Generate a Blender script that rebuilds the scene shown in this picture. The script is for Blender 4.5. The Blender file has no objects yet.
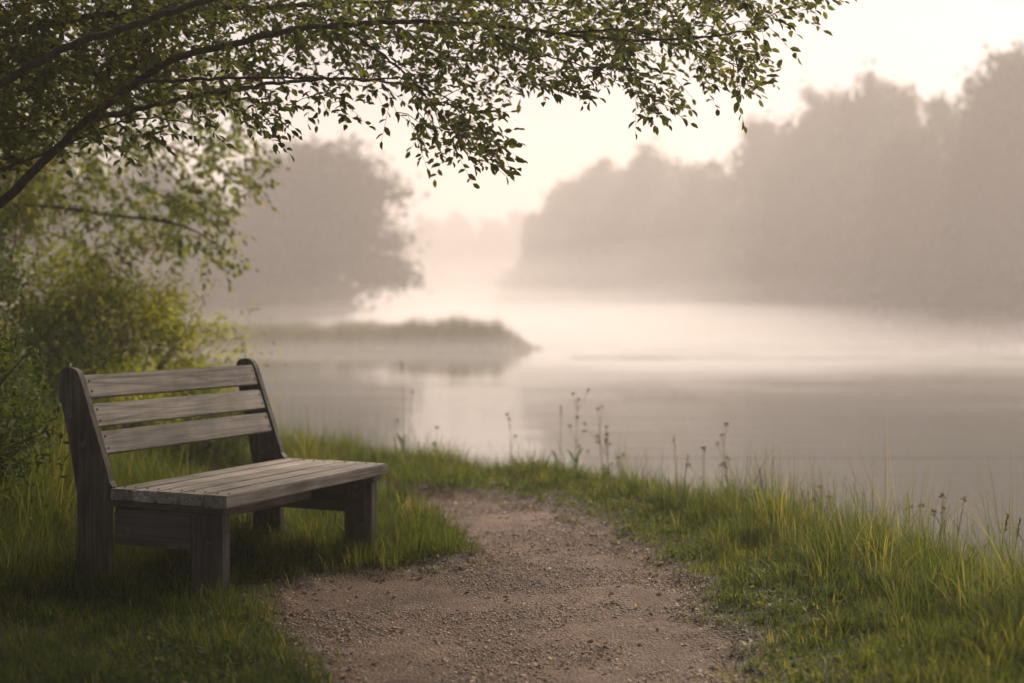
import bpy, bmesh, math, random
import numpy as np
from mathutils import Vector, Matrix, noise as mnoise

R = math.radians
rng = np.random.default_rng(7)
random.seed(7)
sc = bpy.context.scene
COL = sc.collection

# ------------------------------------------------------------------ camera, world, sun, exposure
FPX, HOR, CAMZ = 1361.0, 312.0, 1.224
cam_d = bpy.data.cameras.new("camera")
cam_d.sensor_width = 36.0
cam_d.lens = FPX / 1024 * 36.0
cam_d.shift_y = -(341.5 - HOR) / 1024
cam_d.clip_start = 0.05
cam_d.clip_end = 6000
cam_d.dof.use_dof = True
cam_d.dof.focus_distance = 5.9
cam_d.dof.aperture_fstop = 1.35
cam_d.dof.aperture_blades = 0
cam = bpy.data.objects.new("camera", cam_d)
cam.location = (0, 0, CAMZ)
cam.rotation_euler = (R(90), 0, 0)
COL.objects.link(cam)
sc.camera = cam

SUN_EL, SUN_AZ = R(40.0), R(30.0)          # azimuth from +Y towards +X
world = bpy.data.worlds.new("World")
sc.world = world
world.use_nodes = True
wn, wl = world.node_tree.nodes, world.node_tree.links
wn.clear()
w_out = wn.new("ShaderNodeOutputWorld")
w_bg = wn.new("ShaderNodeBackground")
w_sky = wn.new("ShaderNodeTexSky")
w_sky.sky_type = 'NISHITA'
w_sky.sun_disc = False
w_sky.sun_elevation = SUN_EL
w_sky.sun_rotation = SUN_AZ
w_sky.air_density = 1.0
w_sky.dust_density = 1.2
w_sky.ozone_density = 1.0
w_bg.inputs['Strength'].default_value = 0.050
w_mix = wn.new("ShaderNodeMix"); w_mix.data_type = 'RGBA'; w_mix.blend_type = 'MULTIPLY'
w_mix.inputs['Factor'].default_value = 1.0
w_mix.inputs[7].default_value = (1.0, 0.86, 0.78, 1)
wl.new(w_sky.outputs[0], w_mix.inputs[6])
wl.new(w_mix.outputs[2], w_bg.inputs['Color'])
wl.new(w_bg.outputs[0], w_out.inputs[0])

sun_d = bpy.data.lights.new("sun", 'SUN')
sun_d.energy = 4.9
sun_d.angle = R(20)
sun_d.color = (1.0, 0.84, 0.70)
sun = bpy.data.objects.new("sun", sun_d)
COL.objects.link(sun)
sdir = Vector((math.sin(SUN_AZ) * math.cos(SUN_EL), math.cos(SUN_AZ) * math.cos(SUN_EL), math.sin(SUN_EL)))
sun.rotation_euler = sdir.to_track_quat('Z', 'Y').to_euler()
sun.location = (0, 30, 20)

vs = sc.view_settings
vs.view_transform = 'Standard'
vs.look = 'None'
vs.gamma = 1.0
vs.exposure = 1.02
vs.use_curve_mapping = False
sc.cycles.volume_bounces = 2
sc.cycles.max_bounces = 6
sc.cycles.transparent_max_bounces = 16
sc.cycles.use_denoising = True
sc.cycles.sample_clamp_indirect = 6.0

# ------------------------------------------------------------------ helpers
def at(px, py, d):
    """world point at depth d seen at that place of the photograph"""
    return np.array([(px - 512) / FPX * d, d, CAMZ - (py - HOR) / FPX * d])

def gr(px, py, z=0.0):
    d = FPX * (CAMZ - z) / (py - HOR)
    return ((px - 512) / FPX * d, d)

def tag(o, label=None, cat=None, group=None, kind=None):
    if label: o['label'] = label
    if cat: o['category'] = cat
    if group: o['group'] = group
    if kind: o['kind'] = kind
    return o

def empty(name, loc, label=None, cat=None, group=None):
    o = bpy.data.objects.new(name, None)
    o.location = loc
    COL.objects.link(o)
    return tag(o, label, cat, group)

def link_mesh(name, me, mat, parent=None):
    o = bpy.data.objects.new(name, me)
    if mat: me.materials.append(mat)
    COL.objects.link(o)
    if parent is not None:
        o.parent = parent
        o.matrix_parent_inverse = Matrix.Translation(-Vector(parent.location)) if parent.rotation_euler.z == 0 else parent.matrix_world.inverted()
    return o

def np_mesh(name, verts, faces, smooth=False, attrs=None):
    """faces: (n,k) int array (or list of such arrays)"""
    verts = np.asarray(verts, np.float32)
    fl = faces if isinstance(faces, list) else [faces]
    fl = [np.asarray(f, np.int32) for f in fl if len(f)]
    loops = np.concatenate([f.ravel() for f in fl])
    tot = np.concatenate([np.full(len(f), f.shape[1], np.int32) for f in fl])
    start = np.concatenate([[0], np.cumsum(tot)[:-1]]).astype(np.int32)
    me = bpy.data.meshes.new(name)
    me.vertices.add(len(verts)); me.vertices.foreach_set('co', verts.ravel())
    me.loops.add(len(loops)); me.loops.foreach_set('vertex_index', loops)
    me.polygons.add(len(tot)); me.polygons.foreach_set('loop_start', start)
    me.polygons.foreach_set('loop_total', tot)
    me.update(calc_edges=True)
    if smooth:
        me.polygons.foreach_set('use_smooth', np.ones(len(tot), bool))
    for k, a in (attrs or {}).items():
        t = me.attributes.new(k, 'FLOAT', 'POINT')
        t.data.foreach_set('value', np.asarray(a, np.float32))
    return me

def norm(v):
    return v / np.maximum(np.linalg.norm(v, axis=-1, keepdims=True), 1e-9)

def sdf_poly(px, py, poly):
    """signed distance, positive inside"""
    poly = np.asarray(poly, float)
    d2 = np.full(px.shape, 1e18)
    inside = np.zeros(px.shape, bool)
    n = len(poly)
    for i in range(n):
        a, b = poly[i], poly[(i + 1) % n]
        e = b - a
        wx, wy = px - a[0], py - a[1]
        t = np.clip((wx * e[0] + wy * e[1]) / max(e @ e, 1e-12), 0, 1)
        d2 = np.minimum(d2, (wx - t * e[0]) ** 2 + (wy - t * e[1]) ** 2)
        c = ((a[1] <= py) != (b[1] <= py))
        xs = a[0] + (py - a[1]) / (b[1] - a[1] + 1e-12) * e[0]
        inside ^= c & (px < xs)
    return np.where(inside, 1, -1) * np.sqrt(d2)

def smooth_poly(pts, it=2):
    p = np.asarray(pts, float)
    for _ in range(it):
        q = np.roll(p, -1, 0)
        p = np.stack([.75 * p + .25 * q, .25 * p + .75 * q], 1).reshape(-1, 2)
    return p

# cheap periodic value noise on numpy arrays
_T = rng.random((256, 256))
def vnoise(x, y, s=1.0, seed=0):
    x = np.asarray(x) * s + seed * 17.3; y = np.asarray(y) * s + seed * 9.7
    xi = np.floor(x).astype(int); yi = np.floor(y).astype(int)
    fx = x - xi; fy = y - yi
    fx = fx * fx * (3 - 2 * fx); fy = fy * fy * (3 - 2 * fy)
    g = lambda a, b: _T[a & 255, b & 255]
    return (g(xi, yi) * (1 - fx) + g(xi + 1, yi) * fx) * (1 - fy) + (g(xi, yi + 1) * (1 - fx) + g(xi + 1, yi + 1) * fx) * fy
def fbm(x, y, s=1.0, seed=0):
    return sum(vnoise(x, y, s * 2 ** k, seed + k) * .5 ** (k + 1) for k in range(4)) / .9375

# ------------------------------------------------------------------ materials
def new_mat(name):
    m = bpy.data.materials.new(name); m.use_nodes = True
    nt = m.node_tree; nt.nodes.clear()
    out = nt.nodes.new('ShaderNodeOutputMaterial')
    return m, nt, out

def ramp(nt, stops):
    r = nt.nodes.new('ShaderNodeValToRGB')
    e = r.color_ramp.elements
    while len(e) < len(stops): e.new(.5)
    for k, (p, c) in enumerate(stops):
        e[k].position = p; e[k].color = (*c, 1)
    return r

def leaf_mat(name, stops, trans=.35, rough=.7, attr='rnd', tcol=(1.3, 1.2, .5)):
    m, nt, out = new_mat(name)
    N, L = nt.nodes, nt.links
    a = N.new('ShaderNodeAttribute'); a.attribute_name = attr
    r = ramp(nt, stops); L.new(a.outputs['Fac'], r.inputs[0])
    p = N.new('ShaderNodeBsdfPrincipled')
    p.inputs['Roughness'].default_value = rough
    p.inputs['Specular IOR Level'].default_value = .18
    L.new(r.outputs[0], p.inputs['Base Color'])
    t = N.new('ShaderNodeBsdfTranslucent')
    mx = N.new('ShaderNodeMix'); mx.data_type = 'RGBA'; mx.blend_type = 'MULTIPLY'; mx.inputs[0].default_value = 1
    L.new(r.outputs[0], mx.inputs[6]); mx.inputs[7].default_value = (*tcol, 1)
    L.new(mx.outputs[2], t.inputs[0])
    ms = N.new('ShaderNodeMixShader'); ms.inputs[0].default_value = trans
    L.new(p.outputs[0], ms.inputs[1]); L.new(t.outputs[0], ms.inputs[2])
    L.new(ms.outputs[0], out.inputs[0])
    return m

def simple_mat(name, stops, scale=(8, 8, 8), rough=.8, bump=.3, dist=.01, detail=6):
    m, nt, out = new_mat(name)
    N, L = nt.nodes, nt.links
    tc = N.new('ShaderNodeTexCoord'); mp = N.new('ShaderNodeMapping'); mp.inputs['Scale'].default_value = scale
    L.new(tc.outputs['Object'], mp.inputs[0])
    n = N.new('ShaderNodeTexNoise'); n.inputs['Scale'].default_value = 1; n.inputs['Detail'].default_value = detail
    n.inputs['Roughness'].default_value = .65
    L.new(mp.outputs[0], n.inputs[0])
    r = ramp(nt, stops); L.new(n.outputs['Fac'], r.inputs[0])
    p = N.new('ShaderNodeBsdfPrincipled'); p.inputs['Roughness'].default_value = rough
    p.inputs['Specular IOR Level'].default_value = .3
    L.new(r.outputs[0], p.inputs['Base Color'])
    b = N.new('ShaderNodeBump'); b.inputs['Strength'].default_value = bump; b.inputs['Distance'].default_value = dist
    L.new(n.outputs['Fac'], b.inputs['Height']); L.new(b.outputs[0], p.inputs['Normal'])
    L.new(p.outputs[0], out.inputs[0])
    return m

M_BARK = simple_mat('bark', [(.3, (.035, .028, .020)), (.7, (.09, .073, .055))], (30, 30, 8), .9, .6, .01)
M_LEAF = leaf_mat('overhang_leaf', [(0, (.036, .058, .016)), (.5, (.100, .125, .030)), (.85, (.17, .18, .040)), (1, (.30, .22, .05))], .55)
M_LEAF2 = leaf_mat('hazed_leaf', [(0, (.09, .125, .05)), (.6, (.16, .195, .07)), (1, (.26, .25, .09))], .5)  # haze over the tree is put into these paler leaf colours
M_SHRUB = leaf_mat('shrub_leaf', [(0, (.09, .13, .018)), (.5, (.165, .195, .030)), (1, (.36, .31, .05))], .6)
M_SHRUBD = leaf_mat('dark_shrub_leaf', [(0, (.022, .04, .010)), (.6, (.055, .08, .016)), (1, (.15, .15, .03))], .35)
M_FAR = leaf_mat('far_leaf', [(0, (.030, .045, .016)), (.6, (.050, .065, .022)), (1, (.08, .085, .03))], .25)
M_GRASS = leaf_mat('grass_blade', [(0, (.024, .046, .009)), (.45, (.078, .108, .021)), (.8, (.145, .162, .042)), (1, (.30, .25, .12))], .45, .75)
M_SPIT = leaf_mat('reed_blade', [(0, (.06, .075, .025)), (1, (.17, .16, .06))], .3, .6)
M_WEED = leaf_mat('dry_stalk', [(0, (.07, .06, .03)), (1, (.24, .13, .07))], .3, .8)

# ------------------------------------------------------------------ land shapes
near_land = np.array([(4.4, -60), (4.2, 0), (3.1, 3.5), (2.75, 5.2), (2.45, 6.6), (2.05, 8.2), (1.45, 9.7), (.7, 10.9),
    (-.5, 11.7), (-2.0, 12.6), (-3.2, 14.2), (-4.4, 17.5), (-6.2, 24), (-9.5, 34), (-14, 44), (-15.5, 50), (-12, 54.5), (-5, 56.5),
    (.4, 57.2), (1.1, 59), (-.5, 61), (-5, 66), (-7, 76), (-6, 92), (-11, 106), (-26, 120), (-50, 160), (-150, 220), (-420, 240),
    (-420, -420), (4.4, -420)], float)
right_land = np.array([(420, -300), (420, 400), (60, 400), (14, 240), (8, 205), (1.5, 178), (4, 162), (9, 142), (13, 122),
    (17.5, 104), (22, 90), (27, 79), (32, 73), (42, 66), (60, 55), (90, 20), (120, -300)], float)
far_land = np.array([(-420, 420), (-420, 275), (-120, 268), (-60, 262), (-15, 258), (10, 256), (40, 262), (80, 300), (80, 420)], float)
WATER_Z = -0.36

path_px_left = [(330, 700), (325, 665), (284, 630), (250, 606), (262, 582), (320, 568), (385, 562), (440, 560), (470, 550), (462, 534), (440, 515), (420, 503), (395, 493)]
path_px_right = [(420, 486), (480, 489), (545, 500), (605, 520), (655, 548), (690, 575), (712, 610), (738, 650), (760, 700)]
PL = [gr(*p) for p in path_px_left]; PR = [gr(*p) for p in path_px_right]
path_poly = [(-.75, 1.0), (-.66, 3.0)] + PL + [(-1.6, 9.3), (-3.0, 9.7), (-5.5, 10.2), (-5.6, 11.2), (-3.2, 10.75), (-1.6, 10.25)] + PR + [(.82, 3.0), (.8, 1.0)]
path_poly = smooth_poly(path_poly, 2)

def land_d(x, y):
    d = sdf_poly(x, y, near_land)
    d = np.maximum(d, sdf_poly(x, y, right_land))
    return np.maximum(d, sdf_poly(x, y, far_land))

def path_d(x, y):
    return sdf_poly(x, y, path_poly) + (fbm(x, y, 3.5, 3) - .5) * .28 + (vnoise(x, y, 14, 5) - .5) * .08

def ground_z(x, y, d=None, pd=None):
    x = np.asarray(x, float); y = np.asarray(y, float)
    if d is None: d = land_d(x, y)
    if pd is None: pd = path_d(x, y)
    t = np.clip((d + .9) / 1.9, 0, 1); t = t * t * (3 - 2 * t)
    z = -1.1 + t * 1.1
    near = np.clip(1 - (y - 14) / 6, 0, 1)
    z = z + (fbm(x, y, .9, 1) - .5) * .10 * np.clip(d, 0, 1)
    z = z - .045 * np.clip((pd + .05) / .18, 0, 1) * near
    z = z + .10 * np.clip((-pd - .1) / .8, 0, 1) * np.clip(d / 1.5, 0, 1) * near * np.clip((x + .2) / .6, 0, 1)
    z = z + .35 * np.clip((-x - 2.2) / 2.5, 0, 1) * np.clip(d / 2.0, 0, 1) * near       # bank rises to the left
    z = z - .05 * np.exp(-((x + .6) ** 2 + (y - 7.1) ** 2) / .5)
    z = z + np.clip((d - 6) * .03, 0, 2.5) * np.clip((y - 40) / 20, 0, 1)
    return z

def axis(lo, a, b, hi, step, grow=1.16, mx=25):
    c = list(np.arange(a, b, step))
    s = step; v = a; left = []
    while v > lo:
        s = min(s * grow, mx); v -= s; left.append(max(v, lo))
    s = step; v = c[-1]; right = []
    while v < hi:
        s = min(s * grow, mx); v += s; right.append(min(v, hi))
    return np.array(left[::-1] + c + right)

gx = axis(-420, -4.2, 3.4, 420, .03, 1.07, 5)
gy = axis(-420, 3.4, 13.5, 420, .03, 1.07, 5)
GX, GY = np.meshgrid(gx, gy)
gd = land_d(GX, GY); gp = path_d(GX, GY)
GZ = ground_z(GX, GY, gd, gp)
fine = (np.clip(gp / .1, 0, 1)) * ((GX > -6) & (GX < 5) & (GY < 14) & (GY > 2))
GZ = GZ + fine * ((vnoise(GX, GY, 27, 2) - .5) * .005 + (vnoise(GX, GY, 11, 6) - .5) * .004 + (fbm(GX, GY, 3, 4) - .5) * .02)
nx, ny = len(gx), len(gy)
idx = np.arange(nx * ny).reshape(ny, nx)
F = np.stack([idx[:-1, :-1], idx[:-1, 1:], idx[1:, 1:], idx[1:, :-1]], -1).reshape(-1, 4)
me = np_mesh('ground', np.stack([GX, GY, GZ], -1).reshape(-1, 3), F, True,
             {'path': np.clip(gp.ravel() / .16 + .5, 0, 1)})

def ground_material():
    m, nt, out = new_mat('ground_soil_and_path')
    N, L = nt.nodes, nt.links
    tc = N.new('ShaderNodeTexCoord')
    def nz(s, det=5, ro=.6):
        n = N.new('ShaderNodeTexNoise'); n.inputs['Scale'].default_value = s; n.inputs['Detail'].default_value = det
        n.inputs['Roughness'].default_value = ro; L.new(tc.outputs['Object'], n.inputs[0]); return n
    big = nz(1.3, 4); mid = nz(9, 6, .7); fn = nz(70, 5, .75); grain = nz(240, 3, .7)
    vor = N.new('ShaderNodeTexVoronoi'); vor.inputs['Scale'].default_value = 75; L.new(tc.outputs['Object'], vor.inputs[0])
    base = ramp(nt, [(.34, (.070, .048, .034)), (.5, (.165, .118, .082)), (.66, (.27, .205, .145))])
    mxh = N.new('ShaderNodeMath'); mxh.operation = 'MULTIPLY_ADD'; mxh.inputs[1].default_value = .55
    s2 = N.new('ShaderNodeMath'); s2.operation = 'MULTIPLY'; s2.inputs[1].default_value = .45
    L.new(mid.outputs['Fac'], s2.inputs[0]); L.new(fn.outputs['Fac'], mxh.inputs[0]); L.new(s2.outputs[0], mxh.inputs[2])
    L.new(mxh.outputs[0], base.inputs[0])
    # grit: pale and dark specks
    gr_ = N.new('ShaderNodeMix'); gr_.data_type = 'RGBA'
    gcol = ramp(nt, [(0, (.05, .035, .028)), (.55, (.13, .095, .075)), (.9, (.30, .235, .19))])
    L.new(vor.outputs['Color'], gcol.inputs[0])
    gf = N.new('ShaderNodeMath'); gf.operation = 'LESS_THAN'; gf.inputs[1].default_value = .34; L.new(vor.outputs['Distance'], gf.inputs[0])
    gf2 = N.new('ShaderNodeMath'); gf2.operation = 'MULTIPLY'; gf2.inputs[1].default_value = .6; L.new(gf.outputs[0], gf2.inputs[0])
    L.new(gf2.outputs[0], gr_.inputs[0]); L.new(base.outputs[0], gr_.inputs[6]); L.new(gcol.outputs[0], gr_.inputs[7])
    # big tone patches
    tone = ramp(nt, [(.35, (.72, .70, .70)), (.65, (1.15, 1.08, 1.05))]); L.new(big.outputs['Fac'], tone.inputs[0])
    mt = N.new('ShaderNodeMix'); mt.data_type = 'RGBA'; mt.blend_type = 'MULTIPLY'; mt.inputs[0].default_value = 1
    L.new(gr_.outputs[2], mt.inputs[6]); L.new(tone.outputs[0], mt.inputs[7])
    soil = ramp(nt, [(.35, (.022, .026, .012)), (.65, (.055, .052, .024))]); L.new(mid.outputs['Fac'], soil.inputs[0])
    at_ = N.new('ShaderNodeAttribute'); at_.attribute_name = 'path'
    fin = N.new('ShaderNodeMix'); fin.data_type = 'RGBA'
    L.new(at_.outputs['Fac'], fin.inputs[0]); L.new(soil.outputs[0], fin.inputs[6]); L.new(mt.outputs[2], fin.inputs[7])
    p = N.new('ShaderNodeBsdfPrincipled'); p.inputs['Roughness'].default_value = .9; p.inputs['Specular IOR Level'].default_value = .25
    L.new(fin.outputs[2], p.inputs['Base Color'])
    h1 = N.new('ShaderNodeMath'); h1.operation = 'SUBTRACT'; L.new(fn.outputs['Fac'], h1.inputs[0]); L.new(vor.outputs['Distance'], h1.inputs[1])
    h2 = N.new('ShaderNodeMath'); h2.operation = 'MULTIPLY_ADD'; h2.inputs[1].default_value = .5; L.new(grain.outputs['Fac'], h2.inputs[0]); L.new(h1.outputs[0], h2.inputs[2])
    b = N.new('ShaderNodeBump'); b.inputs['Strength'].default_value = 1.0; b.inputs['Distance'].default_value = .022
    L.new(h2.outputs[0], b.inputs['Height']); L.new(b.outputs[0], p.inputs['Normal'])
    L.new(p.outputs[0], out.inputs[0])
    return m
tag(link_mesh('ground', me, ground_material()), 'earth path and grassy banks sloping down to the lake', 'ground', kind='structure')

# ------------------------------------------------------------------ water
def water_material():
    m, nt, out = new_mat('lake_water')
    N, L = nt.nodes, nt.links
    tc = N.new('ShaderNodeTexCoord')
    mp = N.new('ShaderNodeMapping'); mp.inputs['Scale'].default_value = (.28, 1.5, 1); L.new(tc.outputs['Object'], mp.inputs[0])
    n = N.new('ShaderNodeTexNoise'); n.inputs['Scale'].default_value = .9; n.inputs['Detail'].default_value = 4; L.new(mp.outputs[0], n.inputs[0])
    n2 = N.new('ShaderNodeTexNoise'); n2.inputs['Scale'].default_value = .16; n2.inputs['Detail'].default_value = 2; L.new(tc.outputs['Object'], n2.inputs[0])
    r = ramp(nt, [(.42, (.15, .15, .15)), (.62, (1, 1, 1))]); L.new(n2.outputs['Fac'], r.inputs[0])
    mu = N.new('ShaderNodeMath'); mu.operation = 'MULTIPLY'; L.new(n.outputs['Fac'], mu.inputs[0]); L.new(r.outputs[0], mu.inputs[1])
    b = N.new('ShaderNodeBump'); b.inputs['Strength'].default_value = .5; b.inputs['Distance'].default_value = .03
    L.new(mu.outputs[0], b.inputs['Height'])
    p = N.new('ShaderNodeBsdfPrincipled')
    p.inputs['Base Color'].default_value = (.030, .036, .030, 1)
    p.inputs['Roughness'].default_value = .06
    p.inputs['IOR'].default_value = 1.33
    L.new(b.outputs[0], p.inputs['Normal']); L.new(p.outputs[0], out.inputs[0])
    return m
me = np_mesh('water', [(-419, -419, WATER_Z), (419, -419, WATER_Z), (419, 419, WATER_Z), (-419, 419, WATER_Z)], np.array([[0, 1, 2, 3]]))
tag(link_mesh('water', me, water_material()), 'calm misty lake reflecting trees and pale sky', 'lake', kind='structure')

# ------------------------------------------------------------------ air: haze over everything, mist lying on the water
def vol_mat(name, dens, col, aniso):
    m, nt, out = new_mat(name)
    v = nt.nodes.new('ShaderNodeVolumePrincipled')
    v.inputs['Density'].default_value = dens
    v.inputs['Color'].default_value = (*col, 1)
    v.inputs['Anisotropy'].default_value = aniso
    nt.links.new(v.outputs[0], out.inputs['Volume'])
    return m
def box_mesh(name, lo, hi):
    x0, y0, z0 = lo; x1, y1, z1 = hi
    v = [(x0, y0, z0), (x1, y0, z0), (x1, y1, z0), (x0, y1, z0), (x0, y0, z1), (x1, y0, z1), (x1, y1, z1), (x0, y1, z1)]
    return np_mesh(name, v, np.array([[0, 3, 2, 1], [4, 5, 6, 7], [0, 1, 5, 4], [1, 2, 6, 5], [2, 3, 7, 6], [3, 0, 4, 7]]))
tag(link_mesh('haze', box_mesh('haze', (-430, -430, -2.2), (430, 430, 34)), vol_mat('haze_air', .0024, (.86, .805, .775), .30)),
    'pale morning haze filling the air over the lake', 'haze', kind='stuff')

def mist_bank(label, x0, x1, y0, y1, top, dens, seed, ns=.06, col=(.93, .90, .87)):
    """a closed low blanket of mist with an uneven top that thins out at its rim"""
    nx_, ny_ = 60, 60
    xs = np.linspace(x0, x1, nx_); ys = np.linspace(y0, y1, ny_)
    X, Y = np.meshgrid(xs, ys)
    U = (X - x0) / (x1 - x0) * 2 - 1; V = (Y - y0) / (y1 - y0) * 2 - 1
    rim = np.clip(1 - np.abs(U) ** 4, 0, 1) * np.clip(1 - np.abs(V) ** 3, 0, 1)
    T = WATER_Z + .03 + top * rim * (.45 + 1.1 * fbm(X, Y, ns, seed))
    n = nx_ * ny_
    v = np.concatenate([np.stack([X, Y, T], -1).reshape(-1, 3), np.stack([X, Y, X * 0 + WATER_Z + .02], -1).reshape(-1, 3)])
    i = np.arange(n).reshape(ny_, nx_)
    top_f = np.stack([i[:-1, :-1], i[:-1, 1:], i[1:, 1:], i[1:, :-1]], -1).reshape(-1, 4)
    bot_f = top_f[:, ::-1] + n
    def side(a): return np.stack([a[:-1], a[:-1] + n, a[1:] + n, a[1:]], -1)
    s = np.concatenate([side(i[0][::-1]), side(i[:, -1][::-1]), side(i[-1]), side(i[:, 0])])
    me = np_mesh('mist', v, np.concatenate([top_f, bot_f, s]), True)
    o = link_mesh('mist', me, vol_mat('mist_air', dens, col, .3))
    return tag(o, label, 'mist', kind='stuff')
mist_bank('tall bank of morning mist standing over the whole lake and its far shores', -330, 330, 15, 400, 36, .0034, 12, .012, (.825, .77, .735))
mist_bank('lowest and thickest mist hugging the far water', -32, 110, 46, 250, 2.5, .026, 3, .03, (.97, .945, .915))
mist_bank('middle layer of mist over the far water', -36, 120, 50, 260, 4.2, .009, 5, .08)
mist_bank('thin upper layer of mist before the shore trees', -40, 130, 56, 270, 6.0, .003, 9, .09)
mist_bank('highest and thinnest wisps of mist before the shore trees', -44, 140, 60, 290, 10, .003, 14, .05)
mist_bank('thin mist drifting over the middle of the lake', 2, 50, 24, 47, .8, .007, 8)

# ------------------------------------------------------------------ bench
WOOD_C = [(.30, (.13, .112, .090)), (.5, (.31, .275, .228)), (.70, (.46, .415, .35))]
def wood_material(name, stops, along):
    m, nt, out = new_mat(name)
    N, L = nt.nodes, nt.links
    tc = N.new('ShaderNodeTexCoord')
    sc_ = {'x': (2.2, 55, 55), 'z': (55, 55, 2.5), 'y': (55, 2.2, 55)}[along]
    mp = N.new('ShaderNodeMapping'); mp.inputs['Scale'].default_value = sc_; L.new(tc.outputs['Object'], mp.inputs[0])
    n = N.new('ShaderNodeTexNoise'); n.inputs['Scale'].default_value = 1; n.inputs['Detail'].default_value = 7; n.inputs['Roughness'].default_value = .7
    n.inputs['Distortion'].default_value = .6
    L.new(mp.outputs[0], n.inputs[0])
    r = ramp(nt, stops); L.new(n.outputs['Fac'], r.inputs[0])
    n2 = N.new('ShaderNodeTexNoise'); n2.inputs['Scale'].default_value = 5; n2.inputs['Detail'].default_value = 4; L.new(tc.outputs['Object'], n2.inputs[0])
    r2 = ramp(nt, [(.32, (.62, .62, .60)), (.55, (1, 1, 1)), (.75, (1.18, 1.12, 1.04))]); L.new(n2.outputs['Fac'], r2.inputs[0])
    mx = N.new('ShaderNodeMix'); mx.data_type = 'RGBA'; mx.blend_type = 'MULTIPLY'; mx.inputs[0].default_value = 1
    L.new(r.outputs[0], mx.inputs[6]); L.new(r2.outputs[0], mx.inputs[7])
    # small dark cracks / knots
    v = N.new('ShaderNodeTexVoronoi'); v.inputs['Scale'].default_value = .35; v.feature = 'DISTANCE_TO_EDGE'; L.new(mp.outputs[0], v.inputs[0])
    rk = ramp(nt, [(0, (.35, .33, .31)), (.06, (1, 1, 1))]); L.new(v.outputs['Distance'], rk.inputs[0])
    mk = N.new('ShaderNodeMix'); mk.data_type = 'RGBA'; mk.blend_type = 'MULTIPLY'; mk.inputs[0].default_value = .55
    L.new(mx.outputs[2], mk.inputs[6]); L.new(rk.outputs[0], mk.inputs[7])
    p = N.new('ShaderNodeBsdfPrincipled'); p.inputs['Specular IOR Level'].default_value = .4
    rr = N.new('ShaderNodeMapRange'); rr.inputs[3].default_value = .6; rr.inputs[4].default_value = .85; L.new(n2.outputs['Fac'], rr.inputs[0]); L.new(rr.outputs[0], p.inputs['Roughness'])
    ta = N.new('ShaderNodeAttribute'); ta.attribute_name = 'tone'
    mtn = N.new('ShaderNodeVectorMath'); mtn.operation = 'SCALE'; L.new(mk.outputs[2], mtn.inputs[0]); L.new(ta.outputs['Fac'], mtn.inputs['Scale'])
    # pale lichen spots
    nl = N.new('ShaderNodeTexNoise'); nl.inputs['Scale'].default_value = 16; nl.inputs['Detail'].default_value = 5; L.new(tc.outputs['Object'], nl.inputs[0])
    rl = ramp(nt, [(.62, (0, 0, 0)), (.68, (1, 1, 1))]); L.new(nl.outputs['Fac'], rl.inputs[0])
    lf_ = N.new('ShaderNodeMath'); lf_.operation = 'MULTIPLY'; lf_.inputs[1].default_value = .25; L.new(rl.outputs[0], lf_.inputs[0])
    ml = N.new('ShaderNodeMix'); ml.data_type = 'RGBA'; L.new(lf_.outputs[0], ml.inputs[0]); L.new(mtn.outputs[0], ml.inputs[6]); ml.inputs[7].default_value = (.24, .25, .17, 1)
    L.new(ml.outputs[2], p.inputs['Base Color'])
    b = N.new('ShaderNodeBump'); b.inputs['Strength'].default_value = .5; b.inputs['Distance'].default_value = .004
    L.new(n.outputs['Fac'], b.inputs['Height']); L.new(b.outputs[0], p.inputs['Normal'])
    L.new(p.outputs[0], out.inputs[0])
    return m
M_SLAT = wood_material('weathered_slat', WOOD_C, 'x')
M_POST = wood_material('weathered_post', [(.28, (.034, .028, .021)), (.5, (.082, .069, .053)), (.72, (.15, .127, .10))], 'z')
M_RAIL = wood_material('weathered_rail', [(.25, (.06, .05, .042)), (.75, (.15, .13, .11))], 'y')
M_IRON = simple_mat('rusty_bolt', [(.3, (.03, .022, .018)), (.7, (.10, .06, .04))], (60, 60, 60), .6)

BL, BW, SH = 1.372, .618, .45
bench = empty('park_bench', (-1.201, 5.713, 0), 'weathered grey wooden bench with slatted backrest beside the earth path', 'bench')
bench.rotation_euler.z = math.pi / 2 - .426     # local x = length (away from camera), local y = towards the backrest
bpy.context.view_layer.update()

def bench_part(name, build, mat, bev=.006, parent=bench):
    bm = bmesh.new(); build(bm)
    bmesh.ops.recalc_face_normals(bm, faces=bm.faces)
    bmesh.ops.bevel(bm, geom=[e for e in bm.edges if e.calc_face_angle(0) > .5], offset=bev, segments=2, affect='EDGES', clamp_overlap=True)
    me = bpy.data.meshes.new(name); bm.to_mesh(me); bm.free()
    for p in me.polygons: p.use_smooth = False
    o = bpy.data.objects.new(name, me); me.materials.append(mat)
    COL.objects.link(o); o.parent = parent
    return o

def bbox(bm, x0, x1, y0, y1, z0, z1, M=None, jit=0.0):
    lay = bm.verts.layers.float.get('tone') or bm.verts.layers.float.new('tone'); tval = random.uniform(.78, 1.2)
    vs_ = [bm.verts.new((x + random.uniform(-jit, jit), y + random.uniform(-jit, jit), z + random.uniform(-jit, jit)))
           for x in (x0, x1) for y in (y0, y1) for z in (z0, z1)]
    for v in vs_: v[lay] = tval
    for f in ((0, 1, 3, 2), (4, 6, 7, 5), (0, 4, 5, 1), (2, 3, 7, 6), (0, 2, 6, 4), (1, 5, 7, 3)):
        bm.faces.new([vs_[k] for k in f])
    if M is not None:
        for v in vs_: v.co = M @ v.co

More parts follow.
